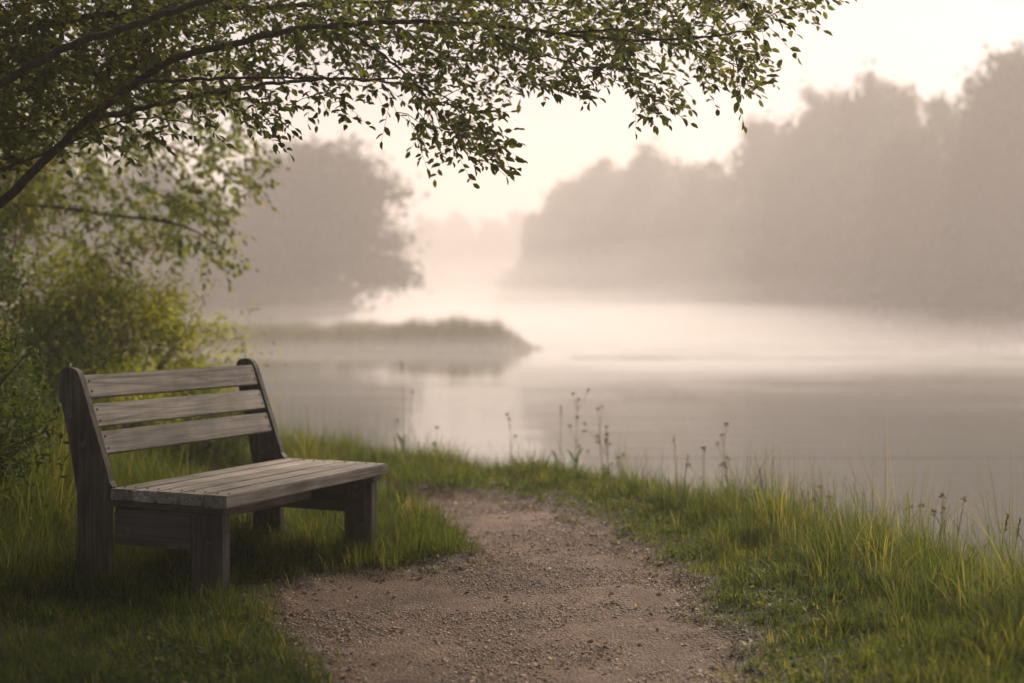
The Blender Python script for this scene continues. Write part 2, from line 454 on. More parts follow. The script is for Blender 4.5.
def prism(bm, outline, x0, x1):
    lay = bm.verts.layers.float.get('tone') or bm.verts.layers.float.new('tone')
    a = [bm.verts.new((x0, y, z)) for y, z in outline]
    b = [bm.verts.new((x1, y, z)) for y, z in outline]
    for v in a + b: v[lay] = 1.0
    bm.faces.new(a); bm.faces.new(b[::-1])
    n = len(a)
    for i in range(n): bm.faces.new([a[i], b[i], b[(i + 1) % n], a[(i + 1) % n]])

# in bench space x runs along the length; y must grow towards the back: with this rotation +y is to the LEFT (the back)
def seat(bm):
    n = 5; w = (BW - .005 * (n - 1)) / n
    for k in range(n):
        y0 = k * (w + .005)
        bbox(bm, 0 + random.uniform(-.003, .003), BL + random.uniform(-.004, .004), y0, y0 + w, SH - .05 + (0 if k else -.004), SH + random.uniform(-.0015, .0015), jit=.001)
bench_part('seat', seat, M_SLAT, .005)

def back(bm):
    for z1, z0 in ((.494, .392), (.364, .266), (.244, .146)):
        s = .375; ln = math.hypot(1, s); th = .028
        M = Matrix.Translation((0, BW + s * z0, SH + z0)) @ Matrix.Rotation(-math.atan(s), 4, 'X')
        bbox(bm, .043, BL - .043, 0, th, 0, (z1 - z0) * ln, M, jit=.0012)
bench_part('backrest', back, M_SLAT, .004)

def side_outline():
    s = .375
    f = []
    f.append((BW + .012, .0))
    f.append((BW + .012, SH - .01))
    f.append((BW - .012, SH + .003))
    f.append((BW + .008, SH + .030))
    for z in (.07, .15, .25, .35, .45, .48):
        f.append((BW - .008 + s * z, SH + z))
    # rounded top
    c = (BW + .040 + s * .48 + .018, SH + .492); r_ = .056
    for a in np.linspace(R(165), R(10), 9):
        f.append((c[0] + r_ * math.cos(a) * 1.0, c[1] + r_ * .62 * math.sin(a)))
    f.append((BW + .292, SH + .42)); f.append((BW + .240, SH + .22)); f.append((BW + .19, SH - .03))
    f.append((BW + .185, .0)); f.append((BW + .185, -.25)); f.append((BW + .012, -.25))
    return f
for x0 in (.0, BL - .042):
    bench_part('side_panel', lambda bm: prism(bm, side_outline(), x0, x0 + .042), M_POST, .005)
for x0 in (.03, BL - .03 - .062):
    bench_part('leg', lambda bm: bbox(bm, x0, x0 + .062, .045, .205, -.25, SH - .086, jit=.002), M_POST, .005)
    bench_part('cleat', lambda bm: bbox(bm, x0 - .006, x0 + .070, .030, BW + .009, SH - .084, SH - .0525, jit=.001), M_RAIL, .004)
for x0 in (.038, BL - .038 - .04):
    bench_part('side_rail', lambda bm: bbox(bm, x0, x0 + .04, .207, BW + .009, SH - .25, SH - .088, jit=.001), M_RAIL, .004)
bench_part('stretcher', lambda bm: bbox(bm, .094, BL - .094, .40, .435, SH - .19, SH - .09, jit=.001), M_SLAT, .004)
bm = bmesh.new(); bmesh.ops.create_cone(bm, cap_ends=True, segments=12, radius1=.0055, radius2=.0045, depth=.004)
screw_me = bpy.data.meshes.new('screw'); bm.to_mesh(screw_me); bm.free(); screw_me.materials.append(M_IRON)
def screw(M):
    o = bpy.data.objects.new('screw', screw_me); COL.objects.link(o); o.parent = bench; o.matrix_local = M
for x in (.066, BL - .066):
    for z in (.42, .465, .29, .34, .17, .22):
        screw(Matrix.Translation((x, BW + .375 * z - .001, SH + z)) @ Matrix.Rotation(math.pi / 2 - math.atan(.375), 4, 'X'))
    for k in range(5):
        for dy in (.03, .09):
            screw(Matrix.Translation((x, k * .125 + dy, SH + .0015)))

# ------------------------------------------------------------------ blades (grass, reeds)
def blades(P, L_, Wd, lean, az, rnd, seg=3, curl=.6):
    """P (n,3) roots. returns verts, faces, attr"""
    n = len(P)
    t = np.linspace(0, 1, seg + 1)
    dirh = np.stack([np.cos(az), np.sin(az), np.zeros(n)], -1)
    side = np.stack([-np.sin(az), np.cos(az), np.zeros(n)], -1)
    tw = rng.uniform(-1, 1, n)
    side = norm(side + dirh * tw[:, None] * .8)
    ang = lean[:, None] * (.35 + curl * 2.3 * t[None, :] ** 1.3)       # angle from vertical along the blade
    dz = np.cos(ang); dh = np.sin(ang)
    step = L_[:, None] / seg
    z = np.concatenate([np.zeros((n, 1)), np.cumsum(dz[:, :-1] * step, 1)], 1)
    h = np.concatenate([np.zeros((n, 1)), np.cumsum(dh[:, :-1] * step, 1)], 1)
    C = P[:, None, :] + h[..., None] * dirh[:, None, :] + z[..., None] * np.array([0, 0, 1.0])
    w = Wd[:, None] * (1 - t[None, :] ** 1.7) * (.75 + .25 * np.minimum(1, t * 4))[None, :]
    Lf = C[:, :-1] - side[:, None, :] * w[:, :-1, None] / 2
    Rt = C[:, :-1] + side[:, None, :] * w[:, :-1, None] / 2
    V = np.concatenate([np.stack([Lf, Rt], 2).reshape(n, -1, 3), C[:, -1:]], 1)   # 2*seg + 1 verts
    k = 2 * seg + 1
    base = (np.arange(n) * k)[:, None]
    q = []
    for s in range(seg - 1):
        q.append(np.stack([base[:, 0] + 2 * s, base[:, 0] + 2 * s + 1, base[:, 0] + 2 * s + 3, base[:, 0] + 2 * s + 2], -1))
    Q = np.concatenate(q); T = np.stack([base[:, 0] + 2 * seg - 2, base[:, 0] + 2 * seg - 1, base[:, 0] + 2 * seg], -1)
    return V.reshape(-1, 3), [Q, T], np.repeat(rnd, k)

def join(parts):
    V, Q, T, A = [], [], [], []
    off = 0
    for v, f, a in parts:
        V.append(v); Q.append(f[0] + off); T.append(f[1] + off); A.append(a); off += len(v)
    return np.concatenate(V), [np.concatenate(Q), np.concatenate(T)], np.concatenate(A)

def scatter(n, x0, x1, y0, y1):
    return rng.uniform(x0, x1, n), rng.uniform(y0, y1, n)

def height_field(x, y, d, pd):
    """how long the grass grows here (m)"""
    off = np.clip(-pd, 0, 3)
    h = .035 + .10 * np.clip(off / .5, 0, 1)
    right = x > -.3
    # right verge: short near the path, long towards the water
    hr = .042 + .045 * np.clip(off / .7, 0, 1) + .13 * np.clip((1.25 - d) / .9, 0, 1) + .10 * np.clip((x - 1.15) / .8, 0, 1)
    hl = .05 + .12 * np.clip(off / .4, 0, 1) + .33 * np.clip((-x - 1.75) / .9, 0, 1) * np.clip((y - 5.6) / 1.4, 0, 1)
    h = np.where(right, hr, hl)
    h = np.where((y > 8.6) & (~right), np.maximum(.10, .16 + .16 * np.clip((1.2 - d) / .9, 0, 1) + .2 * np.clip((-x - 2.2) / 1, 0, 1)), h)
    # mown-looking corner at the lower left
    lc = np.clip((6.3 - y) / .7, 0, 1) * (x < -.2) * np.clip((x + 2.5) / .5, 0, 1)
    lc = np.maximum(lc, np.clip((5.3 - y) / .5, 0, 1) * (x < -.2))
    h = h * (1 - lc) + lc * .06
    return h * (.45 + .5 * fbm(x, y, 2.2, 11) + .75 * vnoise(x, y, 6.5, 13) ** 1.5)

parts = []
# 1. lawn carpet
for (N0, reg, wd) in ((170000, (-3.6, 2.9, 3.6, 8.2), .0042), (90000, (-5.2, 2.7, 8.2, 13.2), .0060)):
    x, y = scatter(N0, *reg)
    d = land_d(x, y); pd = path_d(x, y)
    keep = (d > -.12) & (pd < -.015 + rng.uniform(-.05, .03, len(x)))
    keep &= np.abs(x / np.maximum(y, .1)) < .43
    keep &= rng.random(len(x)) < np.clip(.5 + -pd * 5 + (fbm(x, y, 4, 21) - .5) * 1.6, .12, 1)
    x, y, d, pd = x[keep], y[keep], d[keep], pd[keep]
    z = ground_z(x, y, d, pd)
    h = height_field(x, y, d, pd) * rng.uniform(.6, 1.25, len(x))
    n = len(x)
    tone = np.clip(fbm(x, y, 1.6, 31) * .6 + vnoise(x, y, 7, 33) * .35 + rng.normal(0, .16, n) - .05 - .14 * np.clip((5.6 - y) / 1.0, 0, 1) * (x < 0), 0, 1)  # tone lowered at the lower left, where the colour stands in for shade
    pale = rng.random(n) < .05; tone = np.where(pale, rng.uniform(.85, 1, n), tone); h = np.where(pale, h * .6, h)
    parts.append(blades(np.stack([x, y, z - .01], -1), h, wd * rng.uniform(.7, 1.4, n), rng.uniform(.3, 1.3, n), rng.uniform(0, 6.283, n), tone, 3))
# 2. tufts and tussocks
def tufts(nt, reg, per, hmul, spread, cond, wd=.0042, lean=(.12, 1.15), seed=0):
    cx, cy = scatter(nt, *reg)
    d = land_d(cx, cy); pd = path_d(cx, cy)
    k = cond(cx, cy, d, pd) & (np.abs(cx / np.maximum(cy, .1)) < .45)
    cx, cy, d, pd = cx[k], cy[k], d[k], pd[k]
    H = height_field(cx, cy, d, pd) * hmul * rng.uniform(.7, 1.45, len(cx))
    tone0 = np.clip(rng.normal(.45, .22, len(cx)), 0, 1)
    m = rng.integers(per[0], per[1], len(cx))
    i = np.repeat(np.arange(len(cx)), m); n = len(i)
    a = rng.uniform(0, 6.283, n); r_ = spread * np.sqrt(rng.random(n)) * (.5 + H[i] * 2)
    x = cx[i] + r_ * np.cos(a); y = cy[i] + r_ * np.sin(a)
    z = ground_z(x, y)
    h = H[i] * rng.uniform(.45, 1.15, n)
    az = a + rng.normal(0, .7, n)
    tn = np.clip(tone0[i] + rng.normal(0, .13, n), 0, 1); pale = rng.random(n) < .05; tn = np.where(pale, .95, tn); h = np.where(pale, h * .7, h)
    parts.append(blades(np.stack([x, y, z - .01], -1), h, wd * rng.uniform(.7, 1.3, n), rng.uniform(*lean, n), az, tn, 5))
tufts(1500, (.0, 2.9, 3.9, 8.5), (14, 34), 1.6, .05, lambda x, y, d, p: (d > -.1) & (d < 1.3) & (p < -.25))
tufts(1000, (-2.8, 2.4, 8.5, 13), (14, 30), 1.45, .06, lambda x, y, d, p: (d > -.1) & (d < 1.4) & (p < -.15), .0055)
tufts(700, (.3, 2.6, 3.6, 8.5), (8, 18), 1.3, .05, lambda x, y, d, p: (p < -.10) & (p > -.8))
tufts(900, (-2.5, 2.6, 3.8, 9.5), (10, 22), 1.2, .05, lambda x, y, d, p: (p < -.15) & (d > 0) & ((x > 0) | (y > 6.6)), .0085, (.4, 1.5))
tufts(1500, (-3.5, 1.3, 3.8, 11), (4, 10), 1.5, .03, lambda x, y, d, p: (p < .13) & (p > -.12), .0042, (.5, 1.4))
tufts(500, (-2.5, -.2, 3.8, 6.0), (8, 16), 1.3, .05, lambda x, y, d, p: (p < 0), .004, (.4, 1.4))
tufts(1500, (-4.2, -1.3, 5.4, 12), (16, 34), 1.35, .06, lambda x, y, d, p: (p < -.1) & ((x < -1.95) | (y > 7.2)), .0052)
tufts(160, (-1.75, -.3, 5.55, 8.4), (12, 26), 1.45, .05, lambda x, y, d, p: (p < -.03) & ((y - 5.65) > (x + 1.4) * 1.0 - .4), .004)
tufts(150, (-1.75, -.95, 5.2, 6.0), (10, 20), 1.1, .05, lambda x, y, d, p: (p < -.0), .004)
# bigger leaning tussocks round the far end of the bench
def tussock(x, y, H, n, spread=.09, wd=.005, lean=(.1, 1.0)):
    a = rng.uniform(0, 6.283, n); r_ = spread * np.sqrt(rng.random(n))
    X = x + r_ * np.cos(a); Y = y + r_ * np.sin(a); tt = np.clip(rng.normal(.5, .19, n), 0, 1); H = H * np.where(tt > .75, .6, 1)
    parts.append(blades(np.stack([X, Y, ground_z(X, Y) - .01], -1), np.minimum(H * rng.uniform(.5, 1.1, n), .5), wd * rng.uniform(.7, 1.3, n),
                        rng.uniform(*lean, n), a + rng.normal(0, .6, n), tt, 5))
for q in [(-.50, 6.95, .30), (-.42, 7.15, .36), (-.62, 7.35, .34), (-.33, 7.0, .24), (-.75, 7.0, .28), (-.30, 7.35, .26), (-.55, 6.75, .2), (-.85, 7.5, .36),
          (-.22, 7.1, .18), (-.45, 7.55, .30), (-.7, 6.75, .2), (-.95, 7.1, .26)]:
    tussock(q[0] - .04, q[1], q[2] * .85, 95)
for q in [(-1.22, 5.62, .17), (-1.05, 5.75, .13), (-1.35, 5.5, .15), (-1.5, 5.6, .15), (-1.1, 5.45, .10)]:
    tussock(q[0], q[1], q[2], 60, .07, .004)
# reed-like clump seen behind the bench's far end and along the bank
for (px, d_, H) in [(330, 12.3, .95), (345, 12.2, .8), (315, 12.4, .8), (300, 12.1, .65), (360, 12.2, .6), (336, 11.9, .7), (322, 12.0, .7), (375, 12.1, .4), (290, 11.8, .5), (400, 11.9, .35), (578, 10.9, .34), (590, 10.8, .3), (712, 9.4, .34),
                    (720, 9.6, .3), (815, 8.1, .33), (825, 8.3, .3), (440, 11.6, .3), (480, 11.5, .26), (520, 11.4, .3), (640, 10.4, .26), (665, 10.1, .3), (760, 9.0, .28), (620, 10.6, .3)]:
    tussock((px - 512) / FPX * d_, d_, H, 110, .13, .006, (.05, .55))
for (px, d_, H) in [(950, 7.0, .55), (965, 6.9, .5), (985, 6.6, .55), (1002, 6.4, .6), (1018, 6.2, .62), (1030, 6.0, .6), (905, 7.4, .45), (930, 7.2, .5), (975, 6.8, .5), (1010, 6.0, .5), (860, 7.8, .4), (880, 7.5, .42)]:
    tussock((px - 512) / FPX * d_, d_, H, 80, .11, .0055, (.06, .7))
for k in range(54):
    y = rng.uniform(4.9, 7.9); x = np.interp(y, [3.5, 5.2, 6.6, 8.2], [3.1, 2.75, 2.45, 2.05]) - rng.uniform(.05, .75)
    tussock(x, y, rng.uniform(.26, .46), 110, .13, .0060, (.08, 1.05))
# flowering stalks of the grass standing above the bank
def stalks(n0, reg, H0, H1, cond, tone=(.0, .35), wd=.0036):
    x, y = scatter(n0, *reg); d = land_d(x, y); k = cond(x, y, d) & (np.abs(x / y) < .43)
    k &= rng.random(len(x)) < np.clip((vnoise(x, y, 1.7, 91) - .25) * 1.8, .05, 1)
    x, y, d = x[k], y[k], d[k]; n = len(x)
    z = ground_z(x, y, d); h = rng.uniform(H0, H1, n); az = rng.uniform(0, 6.283, n); le = rng.uniform(.02, .35, n)
    P = np.stack([x, y, z], -1)
    parts.append(blades(P, h, wd * rng.uniform(.8, 1.2, n), le, az, rng.uniform(*tone, n), 5, .3))
    # small drooping ear: short blades leaving the upper part of each stalk
    m = 9; i = np.repeat(np.arange(n), m); t = np.tile(np.linspace(.72, .97, m), n)
    hh = h[i] * t; off = hh * np.tan(le[i] * .55)
    Q = P[i] + np.stack([np.cos(az[i]) * off, np.sin(az[i]) * off, hh * .985], -1)
    parts.append(blades(Q, rng.uniform(.012, .028, n * m), np.full(n * m, .003), rng.uniform(.3, 1.0, n * m), rng.uniform(0, 6.283, n * m), rng.uniform(.55, .95, n * m) , 2))
stalks(900, (-1.6, 2.7, 5.0, 13), .26, .46, lambda x, y, d: (d > .02) & (d < .95))
stalks(500, (1.4, 2.6, 5.2, 8.4), .34, .60, lambda x, y, d: (d > .0) & (d < .8))
V, Fq, A = join(parts)
g = link_mesh('grass', np_mesh('grass', V, Fq, True, {'rnd': A}), M_GRASS)
tag(g, 'dewy green grass growing along the path and bank', 'grass', kind='stuff')

# far shoreline growth on the spit and far-left bank
parts = []
x, y = scatter(90000, -40, 1.6, 40, 75)
d = land_d(x, y); k = (d > -.25) & (np.abs((x) / y) < .45)
x, y, d = x[k], y[k], d[k]; n = len(x)
H = .35 + .55 * fbm(x, y, .35, 5) + .45 * vnoise(x, y * .3, 1.4, 6) ** 1.5 + .40 * np.exp(-((x + 2.2) / .8) ** 2) - .45 * np.clip((x + .6) / 1.6, 0, 1)
H = H * np.where(x < -5, .85, 1)
parts.append(blades(np.stack([x, y, np.maximum(ground_z(x, y, d), WATER_Z - .05)], -1), H * rng.uniform(.7, 1.15, n), rng.uniform(.03, .06, n), rng.uniform(.05, .6, n), rng.uniform(0, 6.28, n), rng.random(n), 3))
x, y = scatter(60000, -16, -3, 13, 50)
d = land_d(x, y); k = (d > -.15) & (d < 4) & (np.abs(x / y) < .45)
x, y, d = x[k], y[k], d[k]; n = len(x)
parts.append(blades(np.stack([x, y, ground_z(x, y, d)], -1), rng.uniform(.25, .6, n), rng.uniform(.012, .025, n), rng.uniform(.1, .7, n), rng.uniform(0, 6.28, n), rng.random(n), 3))
V, Fq, A = join(parts)
tag(link_mesh('reeds', np_mesh('reeds', V, Fq, True, {'rnd': A}), M_SPIT), 'pale reeds covering the misty spit of land across the water', 'reeds', kind='stuff')

# ------------------------------------------------------------------ gravel and fallen bits on the path
def ico(sub=1):
    bm = bmesh.new(); bmesh.ops.create_icosphere(bm, subdivisions=sub, radius=1)
    v = np.array([w.co[:] for w in bm.verts]); f = np.array([[w.index for w in q.verts] for q in bm.faces]); bm.free()
    return v, f
sv, sf = ico(1)
def pebbles(n, reg, s0, s1, margin):
    x, y = scatter(n, *reg)
    pd = path_d(x, y); k = pd > margin
    k &= rng.random(len(x)) < np.clip(fbm(x, y, 2.5, 41) * 1.2 + .05, .2, 1)
    x, y = x[k], y[k]; n = len(x)
    z = ground_z(x, y) 
    s = s0 + (s1 - s0) * rng.random(n) ** 4
    V = sv[None] * rng.uniform(.75, 1.25, (n, len(sv), 1)) * (s[:, None] * 1)[:, :, None]
    V = V * np.stack([rng.uniform(.7, 1.4, n), rng.uniform(.7, 1.4, n), rng.uniform(.4, .8, n)], -1)[:, None, :]
    V = V + np.stack([x, y, z + s * .05], -1)[:, None, :]
    Fc = (sf[None] + (np.arange(n) * len(sv))[:, None, None]).reshape(-1, 3)
    return V.reshape(-1, 3), Fc, np.repeat(rng.random(n), len(sv))
pv, pf, pa = pebbles(300000, (-3.5, 1.1, 3.6, 10.5), .0018, .0065, -.10)
m, nt, out = new_mat('pebble')
a_ = nt.nodes.new('ShaderNodeAttribute'); a_.attribute_name = 'rnd'
r_ = ramp(nt, [(0, (.055, .040, .028)), (.5, (.18, .135, .098)), (1, (.44, .36, .27))]); nt.links.new(a_.outputs['Fac'], r_.inputs[0])
p_ = nt.nodes.new('ShaderNodeBsdfPrincipled'); p_.inputs['Roughness'].default_value = .75; nt.links.new(r_.outputs[0], p_.inputs['Base Color'])
nt.links.new(p_.outputs[0], out.inputs[0])
tag(link_mesh('gravel', np_mesh('gravel', pv, pf, True, {'rnd': pa}), m), 'fine reddish grit and pebbles scattered over the path', 'gravel', kind='stuff')

# ------------------------------------------------------------------ leaves and twigs
def leaf_arrays(P, D, Nn, L_, wr=.5, fold=.25):
    D = norm(D); Nn = norm(Nn - D * np.sum(Nn * D, -1, keepdims=True)); S = np.cross(D, Nn)
    w = L_ * wr / 2
    L3 = L_[:, None]; w3 = w[:, None]
    up = Nn * (w * fold)[:, None]
    v0 = P
    v1 = P + D * L3 * .30 - S * w3 * .92 + up; v2 = P + D * L3 * .68 - S * w3 * .78 + up
    v3 = P + D * L3 - Nn * (L_ * .12)[:, None]
    v4 = P + D * L3 * .68 + S * w3 * .78 + up; v5 = P + D * L3 * .30 + S * w3 * .92 + up
    V = np.stack([v0, v1, v2, v3, v4, v5], 1).reshape(-1, 3)
    b = np.arange(len(P)) * 6
    return V, np.concatenate([np.stack([b, b + 1, b + 2, b + 3], -1), np.stack([b, b + 3, b + 4, b + 5], -1)])

def tube(pts, rad, k=6):
    """polyline tube as numpy verts/faces (open ends closed by taper)"""
    pts = np.asarray(pts, float); n = len(pts); rad = np.asarray(rad, float)
    T = norm(np.gradient(pts, axis=0))
    ref = np.array([0, 0, 1.0]) if abs(T[0, 2]) < .9 else np.array([1.0, 0, 0])
    U = norm(np.cross(T, ref)); W = np.cross(T, U)
    a = np.linspace(0, 2 * np.pi, k, endpoint=False)
    V = pts[:, None] + rad[:, None, None] * (np.cos(a)[None, :, None] * U[:, None] + np.sin(a)[None, :, None] * W[:, None])
    i = np.arange(n * k).reshape(n, k); j = np.roll(i, -1, 1)
    F_ = np.stack([i[:-1], j[:-1], j[1:], i[1:]], -1).reshape(-1, 4)
    return V.reshape(-1, 3), F_

def spline(ctrl, n):
    c = np.asarray(ctrl, float)
    c = np.concatenate([[2 * c[0] - c[1]], c, [2 * c[-1] - c[-2]]])
    out = []
    m = len(c) - 3
    for t in np.linspace(0, m - 1e-6, n):
        i = int(t); f = t - i
        p0, p1, p2, p3 = c[i:i + 4]
        out.append(.5 * ((2 * p1) + (-p0 + p2) * f + (2 * p0 - 5 * p1 + 4 * p2 - p3) * f * f + (-p0 + 3 * p1 - 3 * p2 + p3) * f ** 3))
    return np.array(out)

def mesh_of(parts_):
    V, F_ = [], []; off = 0
    for v, f in parts_:
        V.append(v); F_.append(f + off); off += len(v)
    return np.concatenate(V), np.concatenate(F_)

def grow_sprays(limbs, tips, leaf_len, twig_gap, leaf_gap, droop, twlen=(.12, .30), tipscale=1.0):
    """limbs: list of polylines (n,3). tips: target points. Returns twig tubes and leaves."""
    nodes = [l for l in limbs]
    node_pts = np.concatenate(nodes)
    tubes, lp, ld, ln_, ll = [], [], [], [], []
    tips = np.asarray(tips)
    dist = np.array([np.min(np.linalg.norm(node_pts - t, axis=1)) for t in tips])
    order = np.argsort(dist)
    for oi in order:
        t = tips[oi]
        dd = np.linalg.norm(node_pts - t, axis=1)
        # prefer attachments lying to the trunk side
        pen = np.where(node_pts[:, 0] > t[0] - .05, .5, 0) + np.where(node_pts[:, 2] < t[2] - .05, .15, 0)
        i = int(np.argmin(dd + pen)); a = node_pts[i]
        L0 = np.linalg.norm(t - a)
        if L0 < .05: continue
        mid = (a + t) / 2 + np.array([0, 0, .16 * L0]) + rng.normal(0, .05 * L0, 3)
        m = max(4, int(L0 / .05))
        q = spline([a, mid, t], m)
        r0 = .0018 + .0022 * min(L0, 1.2)
        tubes.append(tube(q, np.linspace(r0, .0009, m), 4))
        node_pts = np.concatenate([node_pts, q[1:]])
        # twiglets + leaves along the outer part of the spray
        T = norm(np.gradient(q, axis=0))
        s = max(.0, L0 - .9) / L0
        cum = np.linspace(0, 1, m)
        for u in np.arange(s + .12 * (1 - s), 1.0, twig_gap / L0):
            k = int(u * (m - 1)); base = q[k]; dr = T[k]
            sd = rng.normal(0, 1, 3); sd -= dr * (sd @ dr); sd /= np.linalg.norm(sd)
            d0 = norm(dr * .8 + sd * .75 + np.array([0, 0, -droop]))
            l = rng.uniform(*twlen) * (1.1 - .5 * u)
            e = base + d0 * l + np.array([0, 0, -droop * l * .35])
            w_ = spline([base, base + d0 * l * .55, e], 4)
            tubes.append(tube(w_, [.0012, .001, .0008, .0006], 3))
            nl = max(3, int(l / leaf_gap))
            for j in range(nl):
                f = (j + 1) / nl
                x_ = base + (e - base) * f + (w_[1] - base) * 0
                dt = norm(e - base)
                s2 = np.cross(dt, [0, 0, 1.0]); s2 = s2 / max(np.linalg.norm(s2), .1) * (1 if j % 2 else -1)
                dl = dt * (1.0 if j == nl - 1 else .55) + (0 if j == nl - 1 else 1) * s2 * .8 + np.array([0, 0, -.08 - droop * .5]) + rng.normal(0, .25, 3)
                lp.append(x_); ld.append(dl); ln_.append(np.array([0, -.7, .7]) + rng.normal(0, .6, 3)); ll.append(leaf_len * rng.uniform(.6, 1.2))
        # leaves at the very tip
        dt = T[-1]
        for j in range(6):
            x_ = q[-1 - min(j, m - 1) // 2]
            dl = dt + rng.normal(0, .5, 3) + np.array([0, 0, -.3])
            lp.append(x_); ld.append(dl); ln_.append(np.array([0, 0, 1.0]) + rng.normal(0, .4, 3)); ll.append(leaf_len * rng.uniform(.7, 1.15))
    V, F_ = leaf_arrays(np.array(lp), np.array(ld), np.array(ln_), np.array(ll))
    base_t = np.clip(rng.normal(.42, .2, len(lp)), 0, 1)
    return mesh_of(tubes), V, F_, np.repeat(base_t, 6), len(lp)

def in_poly(px, py, poly):
    return sdf_poly(np.asarray(px, float), np.asarray(py, float), poly) > 0

def tips_in(poly, n, dmin, dmax, dense_top=0):
    xs = [p[0] for p in poly]; ys = [p[1] for p in poly]
    out = []
    while len(out) < n:
        px = rng.uniform(min(xs), max(xs)); py = rng.uniform(min(ys), max(ys))
        if in_poly(px, py, poly): out.append(at(px, py, rng.uniform(dmin, dmax)))
    return out

# broad-leaved ground cover between the grass, and fallen bits on the path
def ground_leaves(n, reg, cond, L0, L1, lift):
    x, y = scatter(n, *reg); d = land_d(x, y); pd = path_d(x, y)
    k = cond(x, y, d, pd) & (np.abs(x / np.maximum(y, .1)) < .43)
    x, y, d, pd = x[k], y[k], d[k], pd[k]; n = len(x)
    z = ground_z(x, y, d, pd) + rng.uniform(.2, 1, n) * lift * np.clip(height_field(x, y, d, pd) * 6, .3, 1.5)
    a = rng.uniform(0, 6.283, n)
    D = np.stack([np.cos(a), np.sin(a), rng.normal(.25 if lift > .02 else 0, .25, n)], -1)
    Nn = np.stack([rng.normal(0, .35, n), rng.normal(0, .35, n), np.ones(n)], -1)
    v, f = leaf_arrays(np.stack([x, y, z], -1), D, Nn, rng.uniform(L0, L1, n), .6)
    return v, f, np.repeat(rng.random(n), 6)
v, f, a_ = ground_leaves(42000, (-3.6, 2.8, 3.7, 10), lambda x, y, d, p: (p < -.06) & (d > 0) & (fbm(x, y, 2.0, 71) + rng.normal(0, .08, len(x)) > .52), .014, .034, .05)
M_UNDER = leaf_mat('clover_leaf', [(0, (.030, .055, .012)), (.7, (.075, .11, .022)), (1, (.17, .17, .04))], .4)
tag(link_mesh('undergrowth', np_mesh('undergrowth', v, f, False, {'rnd': a_}), M_UNDER), 'low broad-leaved ground cover mixed into the grass', 'undergrowth', kind='stuff')
v, f, a_ = ground_leaves(10000, (-3.0, 1.4, 3.7, 10), lambda x, y, d, p: (p > -.12) & ((p < .22) | (rng.random(len(x)) < .4)), .012, .035, .006)
M_LITTER = leaf_mat('dead_leaf', [(0, (.07, .045, .025)), (.6, (.20, .13, .07)), (1, (.36, .27, .16))], .15)
tag(link_mesh('leaf_litter', np_mesh('leaf_litter', v, f, False, {'rnd': a_}), M_LITTER), 'small dry leaf fragments lying along the path edges', 'leaf litter', kind='stuff')

# --- the tree whose boughs hang into the top of the picture; its trunk stands just left of the frame
TB = (-3.75, 6.6)
tz = float(ground_z(np.array([TB[0]]), np.array([TB[1]]))[0])
tree = empty('overhanging_tree', (TB[0], TB[1], tz), 'dark tree whose leafy boughs reach in over the bench', 'tree')
trunk = spline([(TB[0], TB[1], tz - .1), (TB[0] + .05, TB[1], tz + .7), (TB[0] + .02, TB[1] - .05, tz + 1.6), (TB[0] - .1, TB[1] - .1, tz + 3.0), (TB[0], TB[1], tz + 4.6), (TB[0] + .1, TB[1] + .1, tz + 6)], 26)
v, f = tube(trunk, np.interp(np.linspace(0, 1, 26), [0, .06, .3, 1], [.24, .17, .14, .04]), 14)
link_mesh('trunk', np_mesh('trunk', v, f, True), M_BARK, tree)
limb_defs = [
    ([trunk[8], at(-140, 300, 6.3), at(-60, 245, 6.2), at(0, 204, 6.1), at(45, 160, 6.05), at(88, 119, 6.0), at(135, 84, 5.95), at(175, 59, 5.9), at(232, 44, 5.9), at(290, 31, 5.85),
      at(340, 25, 5.9), at(400, 22, 6.0), at(480, 24, 6.1), at(560, 34, 6.2), at(640, 40, 6.3), at(710, 36, 6.4), at(765, 28, 6.5)], .025, .004),
    ([at(88, 119, 6.0), at(130, 111, 6.1), at(178, 99, 6.2), at(230, 90, 6.3), at(279, 83, 6.35), at(330, 79, 6.4), at(390, 82, 6.5), at(440, 95, 6.6), at(480, 118, 6.7)], .014, .0025),
    ([at(140, 82, 5.95), at(185, 80, 5.8), at(240, 78, 5.7), at(310, 78, 5.6), at(385, 79, 5.5), at(430, 74, 5.4)], .009, .002),
    ([trunk[12], at(-160, 175, 5.7), at(-60, 120, 5.6), at(0, 84, 5.5), at(60, 50, 5.45), at(123, 28, 5.4), at(197, 3, 5.4), at(290, -22, 5.5), at(400, -36, 5.7), at(540, -34, 5.9), at(660, -22, 6.1), at(770, -12, 6.2)], .022, .005),
    ([trunk[8], at(-110, 215, 6.7), at(0, 170, 6.6), at(53, 151, 6.5), at(102, 128, 6.5), at(150, 118, 6.6), at(200, 125, 6.7)], .012, .0025),
    ([trunk[14], at(-150, 60, 6.6), at(-20, 40, 6.5), at(60, 22, 6.5), at(150, 10, 6.6), at(260, 8, 6.8), at(370, 2, 7.0), at(480, 0, 7.1), at(600, 8, 7.2)], .026, .004),
    ([at(600, -28, 6.0), at(720, -60, 7.2), at(740, -95, 8.6), (1.2, 9.8, 4.15), (1.6, 10.8, 4.3)], .012, .004),  # added limb above the view, only to carry the shading leaf cloud
    ([at(480, 24, 6.1), at(520, 50, 6.2), at(570, 62, 6.2), at(620, 80, 6.15)], .006, .0018),
    ([at(340, 25, 5.9), at(390, 60, 5.95), at(430, 100, 6.0), at(460, 140, 6.0)], .006, .0018),
    ([at(560, 34, 6.2), at(620, 30, 6.0), at(690, 50, 5.9), at(740, 66, 5.85)], .006, .0018),
]
limbs = []
